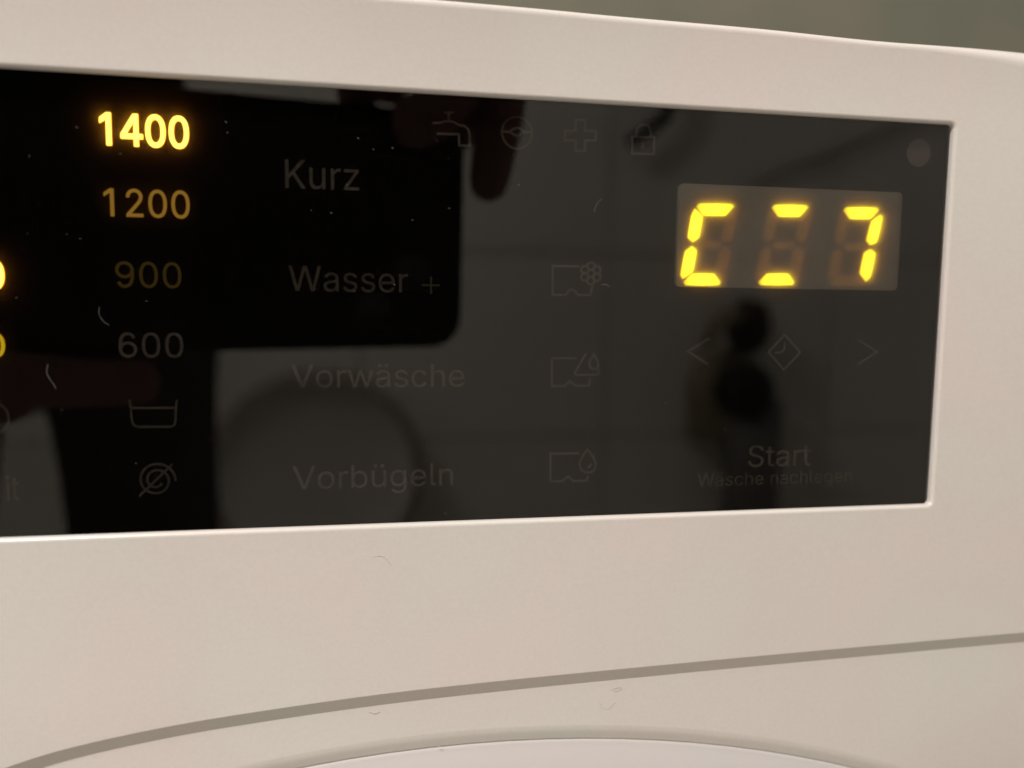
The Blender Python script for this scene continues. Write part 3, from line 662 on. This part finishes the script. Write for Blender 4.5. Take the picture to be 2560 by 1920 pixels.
def drawer(pts, extra, label, closed=()):
    ribbon([pts] + extra, w, M_print, 'dispenser_symbol', label, closed)


fl = []
fcx, fcz = 19.65, 40.35
for k in range(6):
    a = math.radians(90 + 60 * k)
    fl.append(ell(fcx + 1.18 * math.cos(a), fcz + 1.18 * math.sin(a), 0.62, 0.62, 14))
drawer([(17.69, 41.46), (13.24, 41.4), (13.31, 36.82), (15.54, 36.8), (15.95, 37.5), (16.4, 37.72), (16.85, 37.63), (17.6, 36.83), (19.6, 36.86), (19.94, 38.27)],
       fl, 'dispenser drawer symbol with a flower', closed=tuple(range(1, 7)))
drawer([(17.5, 26.53), (13.36, 26.53), (13.44, 21.94), (15.63, 21.93), (16.43, 22.8), (17.42, 22.0), (19.72, 21.98), (19.86, 23.18)],
       [[(19.11, 27.32), (17.22, 24.07), (17.55, 23.75), (21.16, 23.82), (21.4, 24.46), (21.14, 24.7)],
        [(20.43, 27.09), (21.2, 25.97), (21.26, 25.25), (20.81, 24.7), (19.99, 24.86), (19.68, 25.57), (19.87, 26.29)]],
       'dispenser drawer symbol with a heap and a drop', closed=(2,))
drawer([(18.3, 10.7), (13.37, 10.75), (13.45, 6.12), (15.42, 6.08), (16.48, 6.87), (17.4, 6.03), (19.64, 6.05), (19.87, 6.86)],
       [[(19.69, 11.35), (20.64, 10.1), (21.19, 8.95), (21.02, 7.89), (20.36, 7.42), (19.53, 7.39), (18.6, 7.95), (18.33, 9.02), (18.81, 10.15)],
        [(20.35, 8.9), (20.2, 8.45), (19.75, 8.2)]], 'dispenser drawer symbol with a drop', closed=(1,))
ribbon([[(40.58, 29.91), (36.76, 27.68), (40.56, 25.45)]], w, M_print, 'arrow_symbol', 'arrow pointing left')
ribbon([[(68.12, 29.86), (72.19, 27.65), (68.38, 25.42)]], w, M_print, 'arrow_symbol', 'arrow pointing right')
ribbon([[(54.35, 30.58), (57.34, 27.54), (54.45, 24.56), (51.48, 27.62)], [(54.32, 29.28), (54.38, 28.2), (54.0, 27.68), (53.4, 27.5), (52.52, 27.44)]], w * 0.95, M_print, 'timer_symbol', 'diamond with clock hands', closed=(0,))
ribbon([[(-51.18, 20.32), (-51.02, 19.07), (-50.96, 17.22), (-50.79, 16.61), (-50.3, 16.2), (-45.5, 16.13), (-44.92, 16.47), (-44.77, 17.13), (-44.66, 19.0), (-44.51, 20.26)],
        [(-51.02, 19.05), (-44.68, 19.0)]], w, M_print_dim, 'rinse_hold_symbol', 'wash tub symbol')
ribbon([[(-47.75 + (2.75 - 1.85 * i / 60) * math.cos(math.radians(-5 + 11.5 * i)), 8.0 + (2.75 - 1.85 * i / 60) * math.sin(math.radians(-5 + 11.5 * i))) for i in range(61)],
        [(-50.28, 5.6), (-45.41, 10.4)]], w * 0.95, M_print_dim, 'no_spin_symbol', 'crossed out spiral')
ribbon([ell(-69.6, 17.8, 1.9, 2.15)], w, M_print_dim, 'temperature_symbol', 'ring cut by the picture edge', closed=(0,))
plate('light_sensor', [ell(*on_front(77.95, 62.2, YM), 2.3, 2.4)], YM - 0.05, 0.05, M_sensor, glass)

# --- seven segment display
WA = on_front(34.0, 38.4, YM); WB = on_front(74.7, 55.2, YM); WR = (WA[0], WB[0], WA[1], WB[1])
win = plate('display_window', [rrect(*WR, 0.8)], YM - 0.10, 0.10, M_window, glass)
plate('window_halo_foil', [rrect(*WR, 0.8)], 1.05, 0.02, M_wfoil, win)  # added film, gives the lit segments a halo and the window a haze
SEG = {
    'a': [(-3.3, 0.25), (-2.88, 0.78), (2.95, 0.9), (3.42, 0.5), (1.85, -1.15), (-2.05, -1.25)],
    'f': [(-0.1, 3.01), (1.39, 1.64), (0.84, -1.84), (-0.22, -2.73), (-1.24, -1.9), (-0.68, 1.8)],
    'e': [(0.55, 2.8), (1.47, 1.97), (0.87, -1.53), (-0.87, -2.88), (-1.34, -2.16), (-0.66, 1.8)],
    'd': [(-1.95, 1.12), (2.0, 1.2), (3.28, -0.24), (2.98, -0.8), (-2.96, -0.9), (-3.38, -0.36)],
    'b': [(-0.74, 1.55), (0.95, 2.8), (1.41, 2.26), (0.49, -2.12), (-0.62, -2.67), (-1.51, -1.8)],
    'c': [(0.36, 2.74), (1.39, 1.99), (0.61, -2.16), (-0.1, -3.05), (-1.46, -1.59), (-0.81, 2.06)],
    'g': [(-2.3, -0.06), (-1.57, 0.58), (1.56, 0.63), (2.46, 0.07), (1.48, -0.58), (-1.65, -0.62)],
}
POS = {'a': (0, 0), 'f': (-3.50, -2.99), 'e': (-4.43, -8.90), 'd': (-1.79, -11.85), 'b': (2.78, -2.98), 'c': (1.80, -8.88), 'g': (-0.83, -5.94)}
DIG = [(40.79, 51.42, 'afed'), (54.25, 51.68, 'ad'), (67.55, 51.72, 'abc')]
seg_mesh = {}
for (dx, dz, lit) in DIG:
    for s in 'abcdefg':
        on = s in lit
        key = (s, on)
        if key not in seg_mesh:
            # outline with softened corners
            L = SEG[s]
            if sgn(L) < 0: L = L[::-1]
            R_ = []
            for i in range(len(L)):
                p = Vector(L[i]); a_ = Vector(L[i - 1]); c_ = Vector(L[(i + 1) % len(L)])
                ra = min(0.13, (a_ - p).length * 0.35); rc = min(0.13, (c_ - p).length * 0.35)
                q0 = p + (a_ - p).normalized() * ra; q1 = p + (c_ - p).normalized() * rc
                for t in (0, .33, .66, 1):
                    R_.append(tuple(q0 * (1 - t) ** 2 + p * 2 * t * (1 - t) + q1 * t * t))
            v, f = fill2d([R_], 0.32 if on else 0.06)
            me = bpy.data.meshes.new('segment')
            me.from_pydata([(a / 1000, bb / 1000, c / 1000) for a, bb, c in v], [], f)
            me.materials.append(M_seg_on if on else M_seg_off)
            seg_mesh[key] = me
        o = bpy.data.objects.new('segment', seg_mesh[key])
        COL.objects.link(o)
        o.parent = win
        o.matrix_parent_inverse = Matrix.Translation(-root_pos(win))
        k = 0.93 if dx > 50 else 1.0
        q = on_front(dx + POS[s][0], dz + POS[s][1], YM - 0.4)
        o.location = V(q[0], YM - 0.10 - (0.16 if on else 0.03), q[1])
        if on: o['label'] = 'lit yellow display segment'
for x, z in ((47.1, 48.4), (46.3, 43.25)):
    o = plate('display_dot', [ell(x, z, 0.42, 0.42, 16)], YM - 0.14, 0.04, M_colon, win)

# ------------------------------------------------------------------ dust and fibres
M_dust = mat('dust', (0.18, 0.175, 0.165), 0.9, 0.1)
M_fibre = mat('grey_fibre', (0.57, 0.53, 0.48), 0.9, 0.1)
dv, df_ = [], []


def fleck(x, z, l, wd, ang, y=-0.03):
    c, s = math.cos(ang), math.sin(ang)
    n = len(dv)
    for (a, b_, h) in ((-l, 0, 0), (-l * .3, -wd, 0), (l * .5, -wd * .7, 0), (l, 0, 0), (l * .2, wd, 0), (-l * .5, wd * .8, 0), (0, 0, -0.03)):
        dv.append(V(x + a * c - b_ * s, y + h, z + a * s + b_ * c))
    for i in range(6):
        df_.append((n + i, n + (i + 1) % 6, n + 6))


for i in range(160):
    x = random.uniform(-70, 83); z = random.uniform(0.8, 66)
    k = random.random() ** 3
    fleck(x, z, 0.035 + 0.13 * k, 0.016 + 0.03 * k, math.radians(random.gauss(-25, 22)))
for i in range(70):       # more of it round the display, where it catches the yellow light
    x = random.choice((random.gauss(71.5, 2.2), random.uniform(36, 60))); z = random.gauss(46, 5) if x > 66 else random.choice((random.gauss(38, 0.7), random.gauss(54, .5)))
    fleck(x, z, random.uniform(0.05, 0.2), random.uniform(0.015, 0.035), math.radians(random.gauss(-12, 12)))
for x, z in [(-56.9, 59.6), (-36.5, 61.4), (-17.4, 60.0), (-12.2, 58.8), (-9.2, 48), (-21.5, 48.7), (-3.5, 50), (7.5, 54), (-12, 38), (60.5, 13.5), (-4, 1.3), (44, 14.3), (33.2, 19), (33, 14.2)]:
    fleck(x, z, 0.2, 0.06, math.radians(-30))
me = bpy.data.meshes.new('dust'); me.from_pydata(dv, [], df_)
dust = tag(link('dust', me, None, [M_dust]), 'fine pale dust and short scratches scattered over the black glass', 'dust', kind='stuff')


def fibre(name, pts, r, m, label, y=-0.05):
    P = catmull(pts, 5)
    b = MB()
    b.tube([(x, y + 0.03 * math.sin(i), z) for i, (x, z) in enumerate(P)], r, 5)
    return tag(b.build(name, m, None, True), label, 'fibre', 'lint on the machine front')


fibre('lint_fibre', [(-62.1, 25.6), (-62.3, 24.4), (-61.9, 23.4), (-61.4, 22.6), (-61.2, 22.0)], 0.042, M_dust, 'pale curled lint fibre on the glass left of and below the number 600')
fibre('lint_fibre', [(-54.8, 34.0), (-54.9, 33.0), (-54.4, 32.0), (-53.6, 31.4)], 0.028, M_dust, 'thin pale fibre hooked between the numbers 900 and 600')
fibre('lint_fibre', [(21.2, 52.3), (20.3, 51.4), (20.0, 50.2)], 0.036, M_dust, 'short pale fibre on the glass below the plus symbol')
fibre('lint_fibre', [(21.4, 38.5), (22.2, 38.6), (22.8, 38.2)], 0.036, M_dust, 'bright short fibre beside the flower symbol')
fyy = FY - 0.03
for pts, r, lab in (
        ([(-15.7, -5.5), (-14.3, -5.3), (-13.2, -6.1), (-12.6, -7.2)], 0.030, 'faint curved hair on the white fascia just below the glass'),
        ([(19.7, -20.2), (20.3, -20.6), (20.9, -20.5)], 0.045, 'tiny dark lint speck on the fascia above the curved joint')):
    fibre('lint_fibre', [on_front(a, c, fyy) for a, c in pts], r, M_fibre, lab, fyy)
for pts, r, lab in (
        ([(-16.3, -31.4), (-15.4, -31.7), (-14.6, -31.5)], 0.05, 'small dark speck just under the curved joint, left of centre'),
        ([(-5.2, -38.2), (-4.7, -38.4)], 0.08, 'dark dot of lint close above the door arc'),
        ([(24.8, -30.9), (25.9, -30.5), (26.7, -30.7), (25.7, -31.2), (25.2, -31.0)], 0.035, 'small looped hair under the curved joint'),
        ([(22.7, -33.0), (23.4, -34.0), (24.4, -34.2), (25.6, -33.1)], 0.022, 'faint smile shaped hair below the looped hair')):
    fibre('lint_fibre', [on_front(a, c, BY - 0.05) for a, c in pts], r, M_fibre, lab, BY - 0.05)

# ------------------------------------------------------------------ room: what stands behind the machine and what the glass mirrors
M_backwall = mat('green_grey_wall_paint', (0.13, 0.147, 0.115), 0.7, 0.3, 0.5, 7, color2=(0.18, 0.172, 0.135))
M_tile = mat('cream_wall_tile', (0.78, 0.78, 0.72), 0.25, 0.5, 0.05, 2.2)
M_grout = mat('grey_grout', (0.17, 0.16, 0.14), 0.9, 0.2)
M_floor = mat('floor_tile', (0.5, 0.46, 0.40), 0.5, 0.4, 0.15, 6)
bw = tag(MB().box(-2600, 2600, 680, 760, -780, 1700).build('back_wall', M_backwall), kind='structure')
fl_ = tag(MB().box(-2600, 2600, -1680, 680, -800, -780).build('floor', M_floor), kind='structure')
ow = tag(MB().box(-2600, 2600, -1680, -1608.5, -780, 1700).build('opposite_wall', M_grout), kind='structure')
tm = None
for i in range(-4, 3):
    for j in range(-2, 3):
        x0 = 1073 + 560 * i; z0 = -253 + 420 * j
        if tm is None:
            ob = MB().box(2, 558, 0, 6, 2, 418)
            tm = bpy.data.meshes.new('wall_tile')
            tm.from_pydata([(a / 1000, b_ / 1000, c / 1000) for a, b_, c in ob.v], [], ob.f)
            tm.materials.append(M_tile)
        t = bpy.data.objects.new('wall_tile', tm)
        COL.objects.link(t)
        t.parent = ow
        t.location = V(x0, -1608.5 + random.uniform(-0.4, 0.4), z0)

M_black = mat('black_rubber', (0.012, 0.012, 0.013), 0.6, 0.2)
M_brown = mat('dark_bronze', (0.27, 0.24, 0.16), 0.5, 0.4)
M_dkgrey = mat('dark_grey_pipe', (0.15, 0.145, 0.14), 0.6, 0.3)
valve = tag(empty('wall_valve', V(818, -1600, -145)), 'dark wall valve with a round black knob mirrored faintly under the arrow symbols', 'valve')
MB().lathe_y(572, -98, [(74, -1099), (74, -1085), (60, -1072), (42, -1068)], 40).push().build('backplate', M_brown, valve, True)
MB().lathe_y(578, -90, [(40, -1068), (43, -1050), (41, -1020), (30, -1008), (1, -1005)], 40).push().build('knob', M_black, valve, True)
MB().box(500, 580, -1096, -1074, -172, -100).push().build('bracket', M_brown, valve)
MB().tube([(608, -1070, -110), (608, -1070, -220), (608, -1070, -420), (608, -1070, -770)], 47, 20).push().build('waste_pipe', M_dkgrey, valve, True)
MB().tube([(586, -1060, -28), (588, -1060, -5), (590, -1060, 25), (594, -1060, 55)], [20, 34, 35, 22], 20).push().build('cartridge', M_black, valve, True)
MB().tube([(570, -1050, 28), (545, -1045, 30), (520, -1045, 12), (505, -1045, -20)], [15, 14, 13, 8], 12).push().build('lever', M_brown, valve, True)
M_basin = mat('white_ceramic', (0.70, 0.70, 0.67), 0.15, 0.5)
M_seal = mat('grey_seal', (0.40, 0.38, 0.35), 0.6, 0.3)
basin = tag(empty('round_basin', V(-135, -1600, -310)), 'round white basin mirrored faintly behind the words on the glass', 'basin')
MB().lathe_y(-100, -212, [(140, -1040), (125, -1052), (60, -1058), (0.5, -1060)], 64).push().build('bowl', M_basin, basin, True)
MB().lathe_y(-100, -212, [(140, -1038), (150, -1036), (160, -1040), (162, -1062), (160, -1099)], 64).push().build('rim', M_seal, basin, True)
hose = MB().tube([(x, -1070, z) for x, z in catmull([(470, 480), (455, 390), (440, 345), (402, 312), (380, 300)], 5)], 10, 10)
tag(hose.push().build('shower_hose', M_black, None, True), 'black hose mirrored as a short dark stroke beside the padlock symbol', 'hose')
hose = MB().tube([(x, -1090, z) for x, z in catmull([(1150, 470), (860, 352), (740, 300), (618, 252), (520, 170)], 5)], 3.5, 10)
tag(hose.push().build('supply_hose', M_dkgrey, None, True), 'thin grey hose mirrored as a faint slanting line above the display', 'hose')

# ceiling lamp that gives the light
M_shade = mat('lamp_glass', (0.9, 0.88, 0.8), 0.4, 0.4, emit=(1, 0.84, 0.62), estr=5)
cl = tag(empty('ceiling_lamp', (-0.68, -0.80, 2.27)), 'round opal ceiling lamp lighting the room from above', 'lamp')
b_ = MB()
n = 32
b_.grid([[(-680 + r * math.cos(6.28318 * k / n), -800 + r * math.sin(6.28318 * k / n), z) for k in range(n)] for r, z in ((150, 1490), (152, 1410), (150, 1380), (149, 1370))], True)
b_.build('shade', M_shade, cl, True)

# ------------------------------------------------------------------ phone that takes the picture, mirrored in the glass


def PC(x, y, z):
    """millimetres in the phone's own frame: x right, y towards the machine, z up"""
    return CAM_P + rx * (x / 1000) + fy * (y / 1000) + uz * (z / 1000)


M_phone = mat('black_phone_back', (0.004, 0.004, 0.005), 0.35, 0.25)
M_frame = mat('phone_frame', (0.01, 0.01, 0.01), 0.4, 0.3)
M_lens = mat('lens_glass', (0.03, 0.03, 0.034), 0.2, 0.5)
phone = tag(empty('smartphone', tuple(PC(-45, -5, 24))), 'black smartphone held sideways, mirrored as the big dark rounded block in the glass', 'phone')


def prism(name, L, y0, y1, m, parent, r=0.0):
    v, f = fill2d([L], abs(y1 - y0))
    return mesh(name, [tuple(PC(a, (y0 + y1) / 2 + bb, c)) for a, bb, c in v], f, m, parent)


prism('body', rrect(-118, 28.6, -12.2, 60.6, 9.5, 10), -9.0, -2.0, M_phone, phone)
prism('frame', rrect(-118.3, 28.9, -12.5, 60.9, 9.8, 10), -8.2, -2.8, M_frame, phone)
prism('camera_bump', rrect(-9, 20, -9, 20, 6), -2.0, -1.2, M_phone, phone)
for x, z in ((0, 0), (12, 12)):
    v = [tuple(PC(x + r * math.cos(a), y, z + r * math.sin(a))) for r, y in ((5.6, -1.2), (5.6, -0.9), (4.4, -0.7), (4.2, -0.95), (0.05, -1.0)) for a in [6.28318 * k / 28 for k in range(28)]]
    f = [(i * 28 + k, i * 28 + (k + 1) % 28, (i + 1) * 28 + (k + 1) % 28, (i + 1) * 28 + k) for i in range(4) for k in range(28)]
    mesh('lens', v, f, M_lens, phone, True)

# ------------------------------------------------------------------ hands holding the phone
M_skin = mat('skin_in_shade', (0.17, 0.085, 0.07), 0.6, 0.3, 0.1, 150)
M_sleeve = mat('dark_sleeve', (0.03, 0.026, 0.028), 0.95, 0.0)
person = tag(empty('person', tuple(PC(0, -60, 120))), 'person in dark clothes holding the phone in both hands, mirrored dimly in the glass', 'person')


def hand(palm, chains, forearm):
    """palm: list of (x, y, z, r); chains start from a palm index; one continuous skinned surface"""
    vs, es, rs = [], [], []
    for p in palm:
        vs.append(tuple(PC(*p[:3]))); rs.append(p[3] / 1000)
    for i in range(1, len(palm)): es.append((0, i))
    for start, pts in chains:
        prev = start
        for p in pts:
            vs.append(tuple(PC(*p[:3]))); rs.append(p[3] / 1000)
            es.append((prev, len(vs) - 1)); prev = len(vs) - 1
    prev = 0
    for p in forearm:
        vs.append(tuple(PC(*p[:3]))); rs.append(p[3] / 1000)
        es.append((prev, len(vs) - 1)); prev = len(vs) - 1
    me = bpy.data.meshes.new('hand')
    me.from_pydata(vs, es, [])
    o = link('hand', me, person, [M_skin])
    sk = o.modifiers.new('skin', 'SKIN')
    for i, d in enumerate(me.skin_vertices[0].data):
        d.radius = (rs[i], rs[i]); d.use_root = (i == 0)
    o.modifiers.new('sub', 'SUBSURF').render_levels = 2
    return o


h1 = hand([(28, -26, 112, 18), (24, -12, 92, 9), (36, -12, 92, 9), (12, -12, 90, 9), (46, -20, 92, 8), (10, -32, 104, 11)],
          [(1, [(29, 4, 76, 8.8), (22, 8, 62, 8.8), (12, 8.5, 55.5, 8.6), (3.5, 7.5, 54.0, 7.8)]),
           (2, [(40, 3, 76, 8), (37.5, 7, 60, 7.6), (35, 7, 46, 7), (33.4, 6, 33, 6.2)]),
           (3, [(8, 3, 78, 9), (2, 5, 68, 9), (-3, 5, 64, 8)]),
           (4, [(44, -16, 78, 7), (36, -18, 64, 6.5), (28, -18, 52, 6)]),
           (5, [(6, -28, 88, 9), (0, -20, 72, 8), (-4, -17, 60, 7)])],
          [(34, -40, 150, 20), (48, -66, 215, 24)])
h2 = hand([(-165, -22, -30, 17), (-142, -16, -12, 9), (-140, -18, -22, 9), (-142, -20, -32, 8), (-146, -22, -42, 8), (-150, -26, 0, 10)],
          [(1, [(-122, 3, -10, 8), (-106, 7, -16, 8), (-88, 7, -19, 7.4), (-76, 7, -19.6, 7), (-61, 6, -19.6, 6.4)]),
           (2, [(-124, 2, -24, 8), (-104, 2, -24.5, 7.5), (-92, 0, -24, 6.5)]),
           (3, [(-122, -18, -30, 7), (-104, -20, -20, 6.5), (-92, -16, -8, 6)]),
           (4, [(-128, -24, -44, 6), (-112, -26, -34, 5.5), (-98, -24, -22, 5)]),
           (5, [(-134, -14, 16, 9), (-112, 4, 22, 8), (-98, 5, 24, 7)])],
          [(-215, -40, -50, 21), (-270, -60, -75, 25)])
for pts in ([(44, -58, 195), (58, -78, 255), (80, -105, 330)], [(-245, -50, -62), (-300, -70, -85), (-380, -95, -110)]):
    P_ = [PC(*p) for p in pts]
    vs, fs = [], []
    for i, p in enumerate(P_):
        t = (P_[min(i + 1, 2)] - P_[max(i - 1, 0)]).normalized()
        u = t.cross(Vector((0.2, 1, 0))).normalized(); w_ = t.cross(u)
        for k in range(20):
            a = 6.28318 * k / 20
            vs.append(tuple(p + (u * math.cos(a) + w_ * math.sin(a)) * (0.034 + 0.004 * i + 0.0015 * math.sin(3 * a))))
    for i in range(2):
        for k in range(20):
            fs.append((i * 20 + k, i * 20 + (k + 1) % 20, (i + 1) * 20 + (k + 1) % 20, (i + 1) * 20 + k))
    mesh('sleeve', vs, fs, M_sleeve, person, True)


# ------------------------------------------------------------------ the rest of the person, standing a step back and to the left
M_trouser = mat('dark_trousers', (0.05, 0.045, 0.045), 0.95, 0.0, 0.3, 60)
M_head = mat('face_skin', (0.42, 0.26, 0.19), 0.55, 0.3, 0.06, 60)
M_hair = mat('dark_hair', (0.03, 0.02, 0.014), 0.6, 0.3, 0.4, 300)
M_eye = mat('eye_white', (0.5, 0.48, 0.45), 0.3, 0.5)
M_lip = mat('lips', (0.32, 0.12, 0.10), 0.5, 0.3)


def skin_mesh(name, pts, edges, m, root_i=0):
    """pts: (x, y, z, radius) in millimetres"""
    me = bpy.data.meshes.new(name)
    me.from_pydata([V(*q[:3]) for q in pts], edges, [])
    o = link(name, me, person, [m])
    o.modifiers.new('skin', 'SKIN')
    for i, d in enumerate(me.skin_vertices[0].data):
        r_ = pts[i][3] if isinstance(pts[i][3], tuple) else (pts[i][3], pts[i][3])
        d.radius = (r_[0] / 1000, r_[1] / 1000)
        d.use_root = i == root_i
    o.modifiers.new('sub', 'SUBSURF').render_levels = 2
    return o


wr = (PC(80, -105, 330) - Vector((0, 0, Z0))) * 1000
wl = (PC(-380, -95, -110) - Vector((0, 0, Z0))) * 1000
skin_mesh('pullover', [(-330, -660, 90, (165, 115)), (-330, -655, 200, (150, 110)), (-330, -650, 380, (175, 115)), (-330, -650, 520, (110, 80)), (-330, -640, 580, (62, 60)),
                       (-165, -645, 500, 66), (-45, -560, 430, 52), (wr.x, wr.y, wr.z, 43),
                       (-495, -645, 500, 66), (-585, -560, 250, 54), (-520, -400, 40, 48), (wl.x, wl.y, wl.z, 43)],
          [(0, 1), (1, 2), (2, 3), (3, 4), (3, 5), (5, 6), (6, 7), (3, 8), (8, 9), (9, 10), (10, 11)], M_sleeve)
skin_mesh('trousers', [(-330, -660, 110, (160, 110)), (-240, -660, 10, 82), (-228, -655, -260, 68), (-226, -665, -480, 54), (-226, -680, -735, 50),
                       (-425, -660, 10, 82), (-445, -655, -260, 68), (-450, -665, -480, 54), (-452, -680, -735, 50)],
          [(0, 1), (1, 2), (2, 3), (3, 4), (0, 5), (5, 6), (6, 7), (7, 8)], M_trouser)
for fx in (-226, -452):
    skin_mesh('shoe', [(fx, -700, -745, 36), (fx, -640, -745, (44, 34)), (fx, -560, -752, (40, 26)), (fx, -515, -757, (30, 20))], [(0, 1), (1, 2), (2, 3)], M_black)
# head: a lofted skull with nose, ears, eyes, mouth and hair, looking down at the phone
rows = []
HP = [(-105, 40, 44, 12), (-95, 52, 56, 20), (-70, 60, 68, 12), (-40, 66, 78, 6), (0, 72, 88, 0), (40, 75, 95, -6), (75, 68, 88, -8), (100, 48, 62, -8), (114, 18, 24, -8)]
hb = MB()
hc = Vector((-325, -590, 735))
tilt = Matrix.Rotation(math.radians(24), 3, 'X')


def HPt(x, y, z):
    q = tilt @ Vector((x, y, z)) + hc
    return (q.x, q.y, q.z)


for z, a_, d_, yy in HP:
    row = []
    for k in range(32):
        t_ = 6.28318 * k / 32
        x = a_ * math.cos(t_); y = d_ * math.sin(t_) + yy
        if z in (-40, 0) and abs(x) < 16 and y > 0: y += 16 if z == -40 else 9
        row.append(HPt(x, y, z))
    rows.append(row)
hb.grid(rows, True)
hb.f.append(tuple(len(hb.v) - 32 + k for k in range(32)))
head = hb.build('head', M_head, person, True)
MB().tube([HPt(0, -15, -95), tuple(Vector((-328, -635, 560)))], [52, 58], 20).build('neck', M_head, person, True)
for sx in (-1, 1):
    MB().tube([HPt(sx * 74, -4, -28), HPt(sx * 82, -12, 0), HPt(sx * 80, -8, 26)], [7, 12, 9], 10).build('ear', M_head, head, True)
    MB().tube([HPt(sx * 46, 76, 4), HPt(sx * 30, 83, 5), HPt(sx * 18, 84, 3)], [4, 8, 4], 10).build('eye', M_eye, head, True)
MB().tube([HPt(-24, 80, -62), HPt(0, 86, -60), HPt(24, 80, -62)], [3, 6, 3], 10).build('mouth', M_lip, head, True)
rows = []
for z, a_, d_, yy in [(-60, 70, 76, -12), (-20, 80, 90, -10), (30, 84, 100, -12), (75, 78, 96, -12), (106, 56, 70, -10), (124, 16, 22, -10)]:
    rows.append([HPt(a_ * math.cos(t_), d_ * math.sin(t_) + yy, z) for t_ in [math.radians((150 if z < 60 else 95) + (240 if z < 60 else 350) * k / 31) for k in range(32)]])
hb = MB()
hb.grid(rows)
hb.build('hair', M_hair, head, True)
